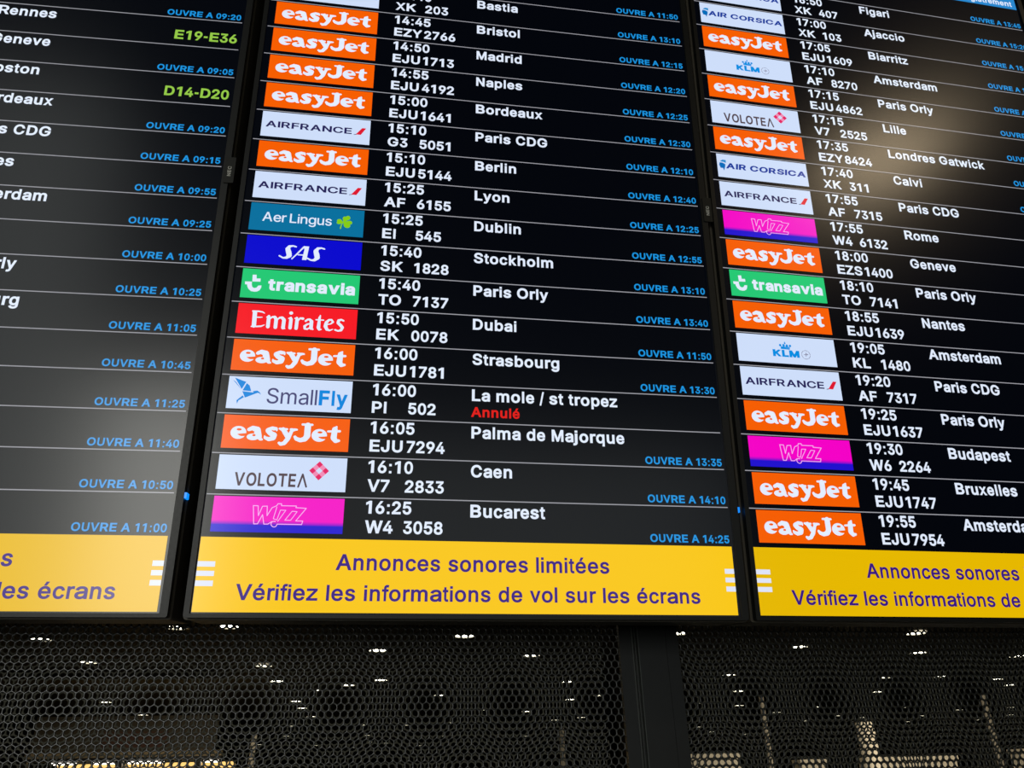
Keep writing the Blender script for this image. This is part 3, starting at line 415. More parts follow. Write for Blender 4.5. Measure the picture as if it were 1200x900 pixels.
# ------------------------------------------------------------------ airline tiles, drawn in mm on a 158.5 x 44.3 tile
ART = json.loads(r'''{"emirates":[["s","w",[[22.4,31.6,2.83],[23.0,11.7,2.83]]],["s","w",[[19.6,33.1,1.13],[27.3,33.3,1.13],[32.4,32.6,0.99],[35.1,31.0,0.57]]],["s","w",[[24.6,24.4,0.85],[29.6,24.5,0.85],[32.5,24.9,0.57]]],["s","w",[[19.9,10.5,0.99],[26.6,10.8,1.13],[32.2,11.5,1.13],[36.4,13.7,0.57]]],["s","w",[[38.3,25.3,0.71],[41.3,27.4,1.42]]],["s","w",[[41.2,25.5,2.41],[41.2,11.3,2.41]]],["s","w",[[42.7,23.0,0.85],[45.7,26.1,1.27],[49.0,26.1,1.98],[51.1,22.9,2.41],[51.1,11.0,2.41]]],["s","w",[[52.4,22.6,0.85],[55.7,25.8,1.27],[58.9,25.7,1.98],[61.4,22.6,2.41],[61.1,11.0,2.41],[63.6,9.9,0.71]]],["s","w",[[70.5,24.5,2.27],[70.3,11.3,2.27]]],["s","w",[[67.2,25.2,0.71],[70.2,26.7,1.27]]],["e","w",[69.9,33.5,2.55,2.41]],["s","w",[[78.6,24.4,2.27],[78.3,11.2,2.27]]],["s","w",[[75.5,25.8,0.71],[78.2,27.1,1.27]]],["s","w",[[79.6,22.5,0.85],[82.5,26.6,1.27],[86.1,26.2,1.84]]],["s","w",[[90.0,22.9,1.42],[92.6,25.3,1.27],[95.4,25.5,1.56],[97.8,22.7,2.41],[97.8,12.8,2.41],[100.6,11.0,0.85]]],["s","w",[[97.2,19.8,0.85],[92.4,18.2,1.27],[89.2,15.1,1.7],[89.7,11.6,1.56],[92.9,10.9,1.13],[96.6,13.7,0.85]]],["s","w",[[109.0,32.5,0.71],[108.1,28.8,1.7],[107.6,14.2,2.41],[108.7,11.6,1.84],[111.6,11.6,0.71]]],["s","w",[[103.6,25.7,0.85],[113.8,25.7,0.85]]],["s","w",[[116.1,18.8,0.85],[123.4,20.6,0.85],[126.4,23.7,1.42],[124.4,26.8,1.27],[120.9,26.5,1.42],[117.6,22.6,2.12],[116.8,16.9,2.55],[118.9,12.2,1.98],[122.8,10.9,1.13],[126.8,12.9,0.57]]],["s","w",[[140.3,26.5,1.27],[137.1,27.9,1.27],[133.7,26.4,1.84],[133.2,22.8,1.98],[136.9,19.4,2.12],[139.5,16.3,2.12],[138.0,12.2,1.7],[133.9,10.8,1.13],[130.0,12.2,1.27]]]],"sas":[["s","w",[[67.5,30.2,1.15],[63.2,31.3,1.15],[58.3,29.9,2.01],[56.5,25.7,3.3],[58.4,20.2,3.73],[59.4,15.7,3.44],[56.2,12.1,2.01],[51.4,11.3,1.15],[46.1,14.2,1.15]]],["s","w",[[63.3,10.7,0.86],[69.7,19.0,1.0],[77.9,30.2,1.15]]],["p","w",[[77.6,32.1],[85.3,32.0],[83.2,10.3],[77.2,10.2],[79.2,26.6]]],["s","w",[[71.2,17.8,0.86],[79.8,17.8,1.0]]],["s","w",[[106.5,29.8,1.15],[102.3,31.0,1.15],[97.2,29.7,2.01],[95.0,25.1,3.3],[96.8,19.4,3.73],[97.7,15.3,3.44],[94.4,11.2,2.01],[89.7,10.5,1.15],[84.1,13.3,1.15]]]],"easy":[["e","w",[19.5,20.8,9.81,8.62]],["e","o",[20.1,24.8,3.12,1.49]],["p","o",[[18.3,18.7],[29.7,20.2],[30.1,16.4],[23.7,16.0],[21.0,16.9]]],["s","w",[[32.2,25.3,2.38],[37.0,27.5,2.97],[42.2,25.1,4.46],[45.0,16.5,3.87],[47.3,13.1,2.08],[49.4,12.5,1.34]]],["e","w",[37.9,15.6,7.73,4.46]],["e","o",[39.1,17.8,2.08,1.34]],["s","o",[[33.7,21.8,0.45],[38.6,22.7,0.59]]],["s","w",[[65.7,27.7,2.08],[61.0,27.6,2.97],[56.3,24.8,3.57],[59.2,21.2,3.27],[64.0,19.1,3.57],[63.3,15.2,3.27],[57.9,13.3,2.68],[53.4,15.0,2.08]]],["e","w",[66.7,26.1,1.19,1.93]],["e","w",[52.5,16.4,1.19,2.08]],["s","o",[[60.7,25.2,0.45],[68.1,22.3,0.89]]],["s","o",[[49.9,19.7,0.89],[58.1,16.5,0.45]]],["s","w",[[71.7,27.4,1.78],[74.7,27.0,2.97],[80.5,18.4,3.27]]],["s","w",[[89.3,27.3,1.78],[85.7,26.0,2.08],[81.4,14.8,2.97],[77.5,8.8,2.68],[73.2,7.3,2.23],[71.0,8.8,1.78]]],["s","w",[[70.1,27.9,1.34],[79.6,27.5,1.34]]],["s","w",[[84.0,27.7,1.34],[91.8,27.3,1.34]]],["s","w",[[98.5,34.7,1.49],[110.8,34.7,1.49]]],["s","w",[[105.2,33.6,4.01],[105.4,19.7,4.01],[102.9,15.3,3.42],[97.1,13.4,2.83],[92.1,15.1,2.53],[90.1,17.6,1.93]]],["e","w",[120.6,20.8,9.81,8.62]],["e","o",[121.3,24.8,3.12,1.49]],["p","o",[[119.2,18.6],[131.1,19.9],[131.4,16.0],[124.7,16.0],[121.9,16.8]]],["s","w",[[141.8,33.1,1.34],[139.8,29.7,3.57],[139.0,18.2,3.87],[141.7,14.1,2.83],[145.9,14.6,1.78]]],["s","w",[[131.3,26.6,1.34],[146.2,27.4,1.64]]]],"wizz":[["s","l",[[72.1,13.7,0.51],[67.4,10.4,0.51],[62.6,10.3,0.51],[60.0,21.9,0.51],[55.0,10.4,0.51],[50.5,10.3,0.51],[47.8,33.0,0.51],[53.6,32.9,0.51],[55.0,20.6,0.51],[58.9,32.4,0.51],[64.6,32.8,0.51],[65.4,20.8,0.51],[70.6,30.9,0.51],[76.1,33.6,0.51],[77.0,36.0,0.51],[81.5,36.1,0.51],[81.7,33.7,0.51],[99.8,33.8,0.51],[99.4,31.7,0.51],[112.1,31.1,0.51],[100.6,15.1,0.51],[109.1,15.1,0.51],[108.1,10.7,0.51],[78.5,10.6,0.51]]],["s","l",[[78.3,9.9,0.51],[78.0,8.8,0.51],[77.3,7.9,0.51],[76.4,7.3,0.51],[75.2,7.0,0.51],[74.1,7.2,0.51],[73.0,7.7,0.51],[72.1,8.5,0.51],[71.5,9.5,0.51],[71.2,10.6,0.51],[71.4,11.8,0.51],[71.9,12.8,0.51],[72.8,13.5,0.51],[73.8,13.9,0.51],[75.0,14.0,0.51],[76.2,13.6,0.51]]],["s","l",[[76.3,31.9,0.46],[73.3,17.2,0.46],[77.7,15.8,0.46],[81.0,28.1,0.46],[87.5,28.1,0.46],[79.0,14.1,0.46]]],["s","l",[[87.4,15.7,0.46],[94.3,15.7,0.46],[101.3,26.6,0.46],[95.3,27.1,0.46],[87.4,15.7,0.46]]]],"fly":[["p","b",[[7.2,42.0],[21.8,36.9],[17.2,26.7]]],["p","b",[[22.8,35.1],[26.7,32.0],[29.4,24.3],[18.5,25.0]]],["p","b",[[4.9,39.2],[9.0,36.3],[16.8,26.0]]],["p","b",[[18.3,23.8],[37.1,22.2],[22.4,15.1]]],["p","b",[[31.4,24.4],[36.8,25.6],[40.2,23.4],[42.1,20.1],[38.9,22.3],[32.8,22.3]]],["p","b",[[21.2,15.7],[14.8,10.9],[13.4,6.3],[12.3,11.0],[19.2,18.0]]],["pt","t",[[49.8,8.7],[110.5,31.5]]],["pt","t",[[111.7,9.5],[114.3,30.1]]],["pt","t",[[116.1,9.8],[153.4,32.1]]],["pt","t",[[64.6,8.1],[65.9,23.8]]]],"clover":[["e","g",[131.5,28.7,3.21,3.51]],["e","g",[135.8,30.2,3.21,3.51]],["p","g",[[128.8,25.8],[138.8,28.4],[129.6,21.8]]],["e","g",[124.0,24.4,3.51,2.92]],["e","g",[123.2,21.2,2.92,2.34]],["p","g",[[125.3,27.6],[124.4,18.6],[129.9,22.1]]],["e","g",[138.3,22.5,3.94,3.21]],["e","g",[135.4,17.1,4.38,3.51]],["p","g",[[139.3,25.8],[130.8,15.7],[129.5,23.1]]],["s","g",[[128.9,21.7,0.58],[127.0,17.1,0.73],[126.2,12.2,1.02]]],["pt","t",[[17.1,15.7],[29.0,29.6],[112.9,16.2]]]],"volotea":[["s","t",[[99.8,5.3,1.14],[104.2,21.5,1.14],[109.6,5.6,1.14]]],["pt","t",[[23.1,4.7],[21.2,21.9],[96.4,5.2],[95.7,21.8]]],["pt","d",[[124.1,26.5],[123.1,39.1],[136.3,26.9],[112.0,26.5]]]],"airfrance":[["p","r",[[137.5,16.7],[145.1,16.5],[152.4,28.9],[146.6,29.0]]],["s","t",[[135.0,16.3,0.44],[138.2,17.0,0.59]]],["pt","t",[[7.1,16.8],[13.2,27.4],[131.5,16.8],[130.8,27.8]]]],"corsica":[["p","c",[[5.3,30.1],[9.7,33.3],[15.5,33.0],[15.3,27.4],[10.8,29.1],[6.4,29.3]]],["p","f",[[4.3,27.4],[9.4,27.4],[14.1,25.0],[13.3,20.1],[10.7,12.5],[9.4,16.9],[4.9,17.2],[4.4,19.9],[3.1,22.2]]],["pt","t",[[15.1,17.4],[27.0,27.3],[155.5,16.7],[149.9,26.4]]]],"klm":[["p","k",[[69.1,25.6],[84.3,25.2],[83.7,22.8],[69.4,23.2]]],["e","k",[68.9,29.2,1.94,1.94]],["e","k",[74.4,29.3,2.09,2.24]],["e","k",[79.6,28.9,2.09,2.24]],["e","k",[84.8,29.1,1.94,1.94]],["e","k",[76.7,32.9,1.34,1.34]],["p","k",[[69.1,27.4],[84.9,27.3],[83.8,25.5],[69.7,25.4]]],["s","k",[[76.6,34.8,0.6],[76.5,31.9,0.6]]],["pt","t",[[54.9,10.6],[56.9,20.8],[97.4,10.9],[98.1,21.3]]],["e","n",[109.0,16.4,6.87,6.87]]],"transavia":[["p","w",[[13.5,34.9],[18.7,35.3],[19.3,29.5],[24.6,29.9],[24.8,25.1],[14.1,24.6]]],["p","w",[[4.5,24.0],[13.7,24.3],[13.8,20.0],[14.9,16.4],[17.6,14.7],[20.6,15.7],[22.6,19.0],[26.8,19.4],[26.7,16.1],[25.0,12.0],[21.9,9.9],[18.2,9.3],[13.9,9.9],[10.3,12.9],[8.2,16.9],[7.8,19.6],[5.0,19.7]]],["pt","t",[[35.8,13.0],[35.1,27.4],[152.7,12.8],[152.0,24.2]]]]}''')
TW, TH = 158.5, 44.3
Z_TILE, Z_ART, Z_OVER = 0.0004, 0.0007, 0.0010


def draw(items, keys, ox, oy, mb, z, mi=0):
    for k, c, d in items:
        if c not in keys or k == 'pt':
            continue
        if k == 'p':
            pts = [((ox + p[0]) / 1000, (oy + p[1]) / 1000) for p in d]
            mb.flat([pts], z, mi)
        elif k == 's':
            mb.stroke([((ox + p[0]) / 1000, (oy + p[1]) / 1000, p[2] / 1000) for p in d], z, mi)
        elif k == 'e':
            n = 24
            mb.flat([[((ox + d[0] + d[2] * math.cos(2 * math.pi * i / n)) / 1000, (oy + d[1] + d[3] * math.sin(2 * math.pi * i / n)) / 1000) for i in range(n)]], z, mi)


TILE_MAT = {'easy': 'orange', 'airfrance': 'tile', 'clover': 'teal', 'sas': 'sasblue', 'transavia': 'mint', 'emirates': 'emred', 'fly': 'tile',
            'volotea': 'tile', 'wizz': 'wizz', 'corsica': 'tile', 'klm': 'tile'}


def airline_logo(kind, parent, x, y):
    mb = MB()
    mb.rect(x / 1000, (x + TW) / 1000, y / 1000, (y + TH) / 1000, Z_TILE)
    t = mb.build('airline_logo', M[TILE_MAT[kind]], parent)
    art = ART[kind]

    def put(name, keys, mat, z=Z_ART, fn=None):
        m = MB()
        draw(art, keys, x, y, m, z)
        if fn:
            fn(m)
        m.build(name, M[mat], t)

    if kind == 'easy':
        m = MB()
        draw(art, 'w', x, y, m, Z_ART)
        draw(art, 'o', x, y, m, Z_OVER, 1)
        m.build('lettering', [M['w'], M['orange']], t)
    elif kind in ('emirates', 'sas'):
        put('lettering', 'w', 'w')
    elif kind == 'wizz':
        put('lettering', 'l', 'wizzline')
    elif kind == 'airfrance':
        put('lettering', 't', 'navy', fn=lambda m: write(m, 'AIRFRANCE', x + 6, y + 16.6, 10.9, {}, 22, width=125.5, z=Z_ART, gap=0.05))
        put('stripe', 'r', 'airred', Z_OVER)
    elif kind == 'clover':
        put('lettering', '', 'w', fn=lambda m: (write(m, 'Aer', x + 17.3, y + 15.2, 14.8, {}, 7, width=33, z=Z_ART, gap=0.04),
                                                write(m, 'Lingus', x + 55, y + 15.2, 14.8, {}, 7, width=58.5, z=Z_ART, gap=0.055)))
        put('clover', 'g', 'clover')
    elif kind == 'transavia':
        put('lettering', '', 'w', fn=lambda m: write(m, 'transavia', x + 35.4, y + 12.8, 18.2, {}, 36, width=117.5, z=Z_ART, gap=0.035))
        put('emblem', 'w', 'w')
    elif kind == 'fly':
        put('lettering', '', 'slate', fn=lambda m: write(m, 'Small', x + 49.8, y + 8.8, 21.2, {}, 3, width=64.0, z=Z_ART, gap=0.07))
        put('lettering', '', 'flyblue', fn=lambda m: write(m, 'Fly', x + 116.3, y + 8.8, 21.2, BOLD, 30, width=37, z=Z_ART))
        put('bird', 'b', 'flyblue')
    elif kind == 'volotea':
        put('lettering', 't', 'taupe', fn=lambda m: write(m, 'VOLOTE', x + 21.2, y + 4.8, 17.1, {}, 22, width=75, z=Z_ART, gap=0.07))
        for nm, mat, cells in (('diamond', 'pink', ((-1, -1), (-1, 1), (1, -1), (1, 1))), ('diamond', 'rose', ((0, -1), (0, 1), (1, 0), (-1, 0)))):
            m = MB()
            h = 12.4 / 3
            for i, j in cells:
                cx, cy = 124.1 + (i + j) * h, 26.8 + (j - i) * h
                m.flat([[((x + cx + a * h) / 1000, (y + cy + b * h) / 1000) for a, b in ((-1, 0), (0, -1), (1, 0), (0, 1))]], Z_ART)
            m.build(nm, M[mat], t)
    elif kind == 'corsica':
        put('lettering', '', 'corsblue', fn=lambda m: (write(m, 'AIR', x + 14.5, y + 17.2, 10.8, {}, 32, width=35, z=Z_ART, shear=0.12, gap=0.045),
                                                       write(m, 'CORSICA', x + 56, y + 17.2, 10.8, {}, 32, width=99, z=Z_ART, shear=0.12, gap=0.045)))
        put('emblem', 'c', 'corscap')
        put('emblem', 'f', 'corsface')
    elif kind == 'klm':
        put('lettering', '', 'klmblue', fn=lambda m: write(m, 'KLM', x + 55.5, y + 10.7, 11.2, {}, 50, width=43, z=Z_ART, gap=0.03))
        put('crown', 'k', 'klmblue')
        m = MB()
        cx, cy, r = next((d[0], d[1], d[2]) for k, c, d in art if c == 'n')
        for a0 in range(0, 360, 60):
            m.stroke([((x + cx + r * math.cos(math.radians(a))) / 1000, (y + cy + r * math.sin(math.radians(a))) / 1000, 0.00045) for a in range(a0, a0 + 50, 12)], Z_ART, n=6)
        m.stroke([((x + cx - 3) / 1000, (y + cy) / 1000, 0.0005), ((x + cx + 3) / 1000, (y + cy + 0.6) / 1000, 0.0009)], Z_ART)
        m.stroke([((x + cx) / 1000, (y + cy - 2.6) / 1000, 0.0005), ((x + cx + 0.6) / 1000, (y + cy + 2.6) / 1000, 0.0008)], Z_ART)
        m.build('round_mark', M['grey'], t)
    return t


# ------------------------------------------------------------------ the setting: a long dark hall
def structure(name, mb, mat):
    o = mb.build(name, mat)
    o['kind'] = 'structure'
    return o


CEIL = 5.0
mb = MB(); mb.box(-50, 80, -9.2, 100, -0.2, 0.0); structure('floor', mb, M['floor'])
HIGH = 9.0                                      # the concourse behind the photographer is taller
mb = MB(); mb.box(-50, 80, 0.45, 100, CEIL + 0.02, CEIL + 0.25); mb.box(-50, 80, -9.2, 0.45, HIGH, HIGH + 0.25); mb.box(-50, 80, 0.45, 0.65, CEIL + 0.25, HIGH + 0.25)
structure('ceiling', mb, M['ceil'])
mb = MB(); mb.box(-50, 80, 100, 100.3, 0, CEIL + 0.02); structure('wall_far', mb, M['wall'])
mb = MB(); mb.box(-50.3, -50, -9.2, 100.3, 0, HIGH); structure('wall_left', mb, M['wall'])
mb = MB(); mb.box(80, 80.3, -9.2, 100.3, 0, HIGH); structure('wall_right', mb, M['wall'])
mb = MB(); mb.box(-50, 80, -9.5, -9.2, 0, HIGH); structure('wall_behind', mb, M['wall'])
for k, (xc, w, z0, z1) in enumerate(((-2.95, 1.8, 0.55, 3.95), (-5.2, 2.2, 0.5, 8.1), (2.1, 5.4, 0.45, 3.35))):
    mb = MB()
    mb.box(xc - w / 2 - 0.1, xc - w / 2, -9.2, -8.85, z0 - 0.1, z1 + 0.1)
    mb.box(xc + w / 2, xc + w / 2 + 0.1, -9.2, -8.85, z0 - 0.1, z1 + 0.1)
    mb.box(xc - w / 2, xc + w / 2, -9.2, -8.85, z0 - 0.1, z0)
    mb.box(xc - w / 2, xc + w / 2, -9.2, -8.85, z1, z1 + 0.1)
    structure('window_%d' % (k + 1), mb, M['frame'])

# ------------------------------------------------------------------ the three departure screens
TILT = 0.12                                   # the screens lean forward
P0 = Vector((0, 0, 2.6156))
EX, UP, NN = Vector((1, 0, 0)), Vector((0, -math.sin(TILT), math.cos(TILT))), Vector((0, -math.cos(TILT), -math.sin(TILT)))
WID = 680.0
PIT = 52.925
BASE = 890.7                                  # the screen's lower edge below the first row line, mm
TOP = 327.0


def screen_root(label, px, yaw, dx=0.0):
    ex = EX * math.cos(yaw) + NN * math.sin(yaw)
    nn = NN * math.cos(yaw) - EX * math.sin(yaw)
    o = thing('departure_screen', label, 'screen', group='departure screens')
    loc = P0 + EX * px + ex * dx - UP * (BASE / 1000)
    o.matrix_world = Matrix(((ex.x, UP.x, nn.x, loc.x), (ex.y, UP.y, nn.y, loc.y), (ex.z, UP.z, nn.z, loc.z), (0, 0, 0, 1)))
    return o


def shell(root):
    mb = MB()
    mb.rect(-0.003, (WID + 5) / 1000, (BASE - 886) / 1000, (BASE + TOP + 4) / 1000, 0.0)
    p = mb.build('display_panel', M['black'], root)
    x0, x1, y0, y1 = -0.0103, (WID + 15) / 1000, 0.0, (BASE + TOP + 14.5) / 1000
    ix0, ix1, iy0, iy1 = -0.0016, (WID + 3.6) / 1000, (BASE - 884) / 1000, (BASE + TOP + 3.6) / 1000
    mb = MB()
    g = 0.0021
    mb.prism(round_rect(x0 + g, x1 - g, y0 + g, y1 - g, 0.0030), round_rect(ix0, ix1, iy0, iy1, 0.0006), -0.006, 0.0035)
    b = mb.build('bezel', M['bezel'], root)
    bev = b.modifiers.new('edge', 'BEVEL')
    bev.width = 0.0007
    bev.segments = 2
    bev.limit_method = 'ANGLE'
    mb = MB()
    g = 0.0040
    mb.prism(round_rect(x0 + g, x1 - g, y0 + g, y1 - g, 0.0025), None, -0.0085, -0.0061)
    mb.build('bezel_groove', M['backing'], root)
    mb = MB()
    mb.prism(round_rect(x0, x1, y0 + 0.0003, y1, 0.0035), None, -0.095, -0.0086)
    h = mb.build('housing', M['housing'], root)
    # maker's badge on the right edge
    mb = MB()
    by = (BASE - 294) / 1000
    mb.prism(round_rect((WID + 6.5) / 1000, (WID + 20.5) / 1000, by, by + 0.043, 0.0012), None, 0.0037, 0.0052)
    bd = mb.build('maker_badge', M['badge'], root)
    mb = MB()
    write(mb, 'NEC', WID + 15.8, BASE - 294 + 11, 5.0, BOLD, 20, width=16.5, z=0.0055, vertical=True)
    lt = mb.build('lettering', M['badgetext'], bd)
    # status light on the right side of the housing
    mb = MB()
    mb.box((WID + 13.2) / 1000, (WID + 15.9) / 1000, (BASE - 747.6) / 1000, (BASE - 740.6) / 1000, -0.0085, 0.0030)
    mb.build('status_light', M['led'], root)


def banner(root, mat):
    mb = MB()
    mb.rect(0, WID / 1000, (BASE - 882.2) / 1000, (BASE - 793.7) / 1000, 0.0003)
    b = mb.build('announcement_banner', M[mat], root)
    b['label'] = 'yellow banner with purple announcement text'
    mb = MB()
    write(mb, 'Annonces sonores limitées', 162.8, BASE - 831.6, 19.6, PLAIN, 18, width=347, z=0.0006)
    mb.build('lettering', M['purple'], b)
    mb = MB()
    write(mb, 'Vérifiez les informations de vol sur les écrans', 47.5, BASE - 868.2, 18.9, PLAIN, 18, width=582.5, z=0.0006)
    mb.build('lettering', M['purple'], b)
    for y0, y1 in ((829.5, 823.1), (840.5, 834.4), (852.3, 845.8)):
        for x0, x1 in ((0, 0.0204), (0.667, 0.680)):
            mb = MB()
            mb.rect(x0, x1, (BASE - y0) / 1000, (BASE - y1) / 1000, 0.0006)
            mb.build('white_bar', M['bar'], b)


ZT = 0.0005


def text_part(name, root, mat, s, x, y, cap, **kw):
    mb = MB()
    write(mb, s, x, y, cap, z=ZT, **kw)
    return mb.build(name, M[mat], root)


def row(root, r, logo=None, time=None, code=None, num=None, dest=None, opens=None, gate=None, note=None, divider=True):
    top = BASE - (r - 1) * PIT
    if divider:
        mb = MB()
        mb.rect(0, WID / 1000, (top - PIT - 0.65) / 1000, (top - PIT + 0.65) / 1000, 0.0003)
        mb.build('row_divider', M['line'], root)
    if logo:
        airline_logo(logo, root, 9.6, top - 46.4)
    if time:
        text_part('departure_time', root, 'w', time, 195.2, top - 20.0, 16.5, stretch=1.02)
    if code:
        text_part('airline_code', root, 'w', code, 195.2, top - 44.7, 16.2, stretch=1.05)
        text_part('flight_number', root, 'w', num, 243.0, top - 44.7, 16.2, stretch=1.03)
    if dest:
        text_part('destination_name', root, 'w', dest, 328.3, top - 21.9, 16.8)
    if note:
        text_part('cancelled_notice', root, 'red', note, 327.4, top - 44.6, 14.2)
    if gate:
        text_part('desk_code', root, 'green', gate, 676.0, top - 41.2, 17.2, align='R', width=92)
    if opens:
        text_part('check_in_notice', root, 'blue', 'OUVRE A ' + opens, 677.6, top - 48.6, 10.5, align='R', width=110)


mid = screen_root('middle portrait departure screen listing flights from 14:45 to 16:25', 0.0, 0.0)
left = screen_root('left portrait departure screen with green desk codes and grey glare', -0.0384, 0.0304, -0.680)
right = screen_root('right portrait departure screen with a warm glare spot, flights until 19:55', 0.7108, -0.0366)
for s in (mid, left, right):
    shell(s)
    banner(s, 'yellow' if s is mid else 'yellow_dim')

MID = [(-2, None, None, None, None, None, '11:50'), (-1, 'corsica', '14:40', 'XK', '203', 'Bastia', '13:10'), (0, 'easy', '14:45', 'EZY', '2766', 'Bristol', '12:15'),
       (1, 'easy', '14:50', 'EJU', '1713', 'Madrid', '12:20'), (2, 'easy', '14:55', 'EJU', '4192', 'Naples', '12:25'),
       (3, 'easy', '15:00', 'EJU', '1641', 'Bordeaux', '12:30'), (4, 'airfrance', '15:10', 'G3', '5051', 'Paris CDG', '12:10'),
       (5, 'easy', '15:10', 'EJU', '5144', 'Berlin', '12:40'), (6, 'airfrance', '15:25', 'AF', '6155', 'Lyon', '12:25'),
       (7, 'clover', '15:25', 'EI', '545', 'Dublin', '12:55'), (8, 'sas', '15:40', 'SK', '1828', 'Stockholm', '13:10'),
       (9, 'transavia', '15:40', 'TO', '7137', 'Paris Orly', '13:40'), (10, 'emirates', '15:50', 'EK', '0078', 'Dubai', '11:50'),
       (11, 'easy', '16:00', 'EJU', '1781', 'Strasbourg', '13:30'), (12, 'fly', '16:00', 'PI', '502', 'La mole / st tropez', None),
       (13, 'easy', '16:05', 'EJU', '7294', 'Palma de Majorque', '13:35'), (14, 'volotea', '16:10', 'V7', '2833', 'Caen', '14:10'),
       (15, 'wizz', '16:25', 'W4', '3058', 'Bucarest', '14:25')]
for r, lg, tm, cd, nm, ds, op in MID:
    row(mid, r, lg, tm, cd, nm, ds, op, note='Annulé' if r == 12 else None, divider=r < 15)
RIGHT = [(-4, None, None, None, None, 'Bologne', '13:45'), (-3, 'corsica', '16:50', 'XK', '407', 'Figari', '15:20'), (-2, 'corsica', '17:00', 'XK', '103', 'Ajaccio', '15:15'),
         (-1, 'easy', '17:05', 'EJU', '1609', 'Biarritz', '15:15'), (0, 'klm', '17:10', 'AF', '8270', 'Amsterdam', '15:20'),
         (1, 'easy', '17:15', 'EJU', '4862', 'Paris Orly', '15:25'), (2, 'volotea', '17:15', 'V7', '2525', 'Lille', '15:25'),
         (3, 'easy', '17:35', 'EZY', '8424', 'Londres Gatwick', '15:35'), (4, 'corsica', '17:40', 'XK', '311', 'Calvi', '15:40'),
         (5, 'airfrance', '17:55', 'AF', '7315', 'Paris CDG', '15:55'), (6, 'wizz', '17:55', 'W4', '6132', 'Rome', '15:55'),
         (7, 'easy', '18:00', 'EZS', '1400', 'Geneve', '16:00'), (8, 'transavia', '18:10', 'TO', '7141', 'Paris Orly', '16:10'),
         (9, 'easy', '18:55', 'EJU', '1639', 'Nantes', '16:55'), (10, 'klm', '19:05', 'KL', '1480', 'Amsterdam', '17:05'),
         (11, 'airfrance', '19:20', 'AF', '7317', 'Paris CDG', '17:20'), (12, 'easy', '19:25', 'EJU', '1637', 'Paris Orly', '17:25'),
         (13, 'wizz', '19:30', 'W6', '2264', 'Budapest', '17:30'), (14, 'easy', '19:45', 'EJU', '1747', 'Bruxelles', '17:45'),
         (15, 'easy', '19:55', 'EJU', '7954', 'Amsterdam', '17:55')]
for r, lg, tm, cd, nm, ds, op in RIGHT:
    row(right, r, lg, tm, cd, nm, ds, op, divider=r < 15)
LEFT = [(0, None, '09:20', None), (1, 'Rennes', None, 'E19-E36'), (2, 'Geneve', '09:05', None), (3, 'Boston', None, 'D14-D20'), (4, 'Bordeaux', '09:20', None),
        (5, 'Paris CDG', '09:15', None), (6, 'Naples', '09:55', None), (7, 'Amsterdam', '09:25', None), (8, None, '10:00', None), (9, 'Paris Orly', '10:25', None),
        (10, 'Strasbourg', '11:05', None), (11, None, '10:45', None), (12, 'Prague', '11:25', None), (13, None, '11:40', None), (14, None, '10:50', None),
        (15, 'Prague', '11:00', None)]
for r, ds, op, gt in LEFT:
    row(left, r, dest=ds, opens=op, gate=gt, divider=r < 15)
# blue heading of the right list
mb = MB()
mb.rect(0, WID / 1000, (BASE + 262.5) / 1000, (BASE + 300) / 1000, 0.0003)
hd = mb.build('heading_bar', M['header'], right)
mb = MB()
write(mb, 'enregistrement', 671, BASE + 268.5, 13.0, BOLD, 24, align='R', z=0.0006)
mb.build('lettering', M['w'], hd)

# ------------------------------------------------------------------ post, perforated panels and backing below and behind the screens
YP = 0.24                                      # front face of the perforated sheets


def perforated(x0, x1, z0, z1, y, hx, hz, thick=0.0015, pitch=0.0101, rad=0.00428, mat=None, n=24):
    rh = pitch * math.sqrt(3) / 2
    j0, j1 = math.ceil((z0 - hz) / rh), math.floor((z1 - hz) / rh)
    cs = []
    for j in range(j0, j1 + 1):
        off = hx + (pitch / 2 if j % 2 else 0)
        i0, i1 = math.ceil((x0 - off) / pitch), math.floor((x1 - off) / pitch)
        for i in range(i0, i1 + 1):
            cs.append((off + i * pitch, hz + j * rh))
    cs = np.array(cs)
    a = np.arange(n) * 2 * math.pi / n
    outer_r = pitch / 2 / np.cos((a + math.pi / 6) % (math.pi / 3) - math.pi / 6)
    ring = np.stack([np.cos(a) * outer_r, np.sin(a) * outer_r], 1)
    circ = np.stack([np.cos(a) * rad, np.sin(a) * rad], 1)
    N = len(cs)
    V = np.zeros((N, 3 * n, 3), np.float32)
    for k, (pts, dy) in enumerate(((ring, 0), (circ, 0), (circ, thick))):
        V[:, k * n:(k + 1) * n, 0] = cs[:, None, 0] + pts[None, :, 0]
        V[:, k * n:(k + 1) * n, 2] = cs[:, None, 1] + pts[None, :, 1]
        V[:, k * n:(k + 1) * n, 1] = y + dy
    i = np.arange(n)
    j = (i + 1) % n
    f1 = np.stack([i, j, n + j, n + i], 1)
    f2 = np.stack([n + i, n + j, 2 * n + j, 2 * n + i], 1)
    F = np.concatenate([f1, f2])
    F = (F[None] + (np.arange(N) * 3 * n)[:, None, None]).reshape(-1)
    me = bpy.data.meshes.new('perforated_sheet')
    me.vertices.add(N * 3 * n)
    me.vertices.foreach_set('co', V.reshape(-1))
    nf = len(F) // 4
    me.loops.add(len(F))
    me.loops.foreach_set('vertex_index', F.astype(np.int32))
    me.polygons.add(nf)
    me.polygons.foreach_set('loop_start', np.arange(nf, dtype=np.int32) * 4)
    me.polygons.foreach_set('loop_total', np.full(nf, 4, np.int32))
    me.update(calc_edges=True)
    me.validate()
    me.materials.append(mat)
    return me


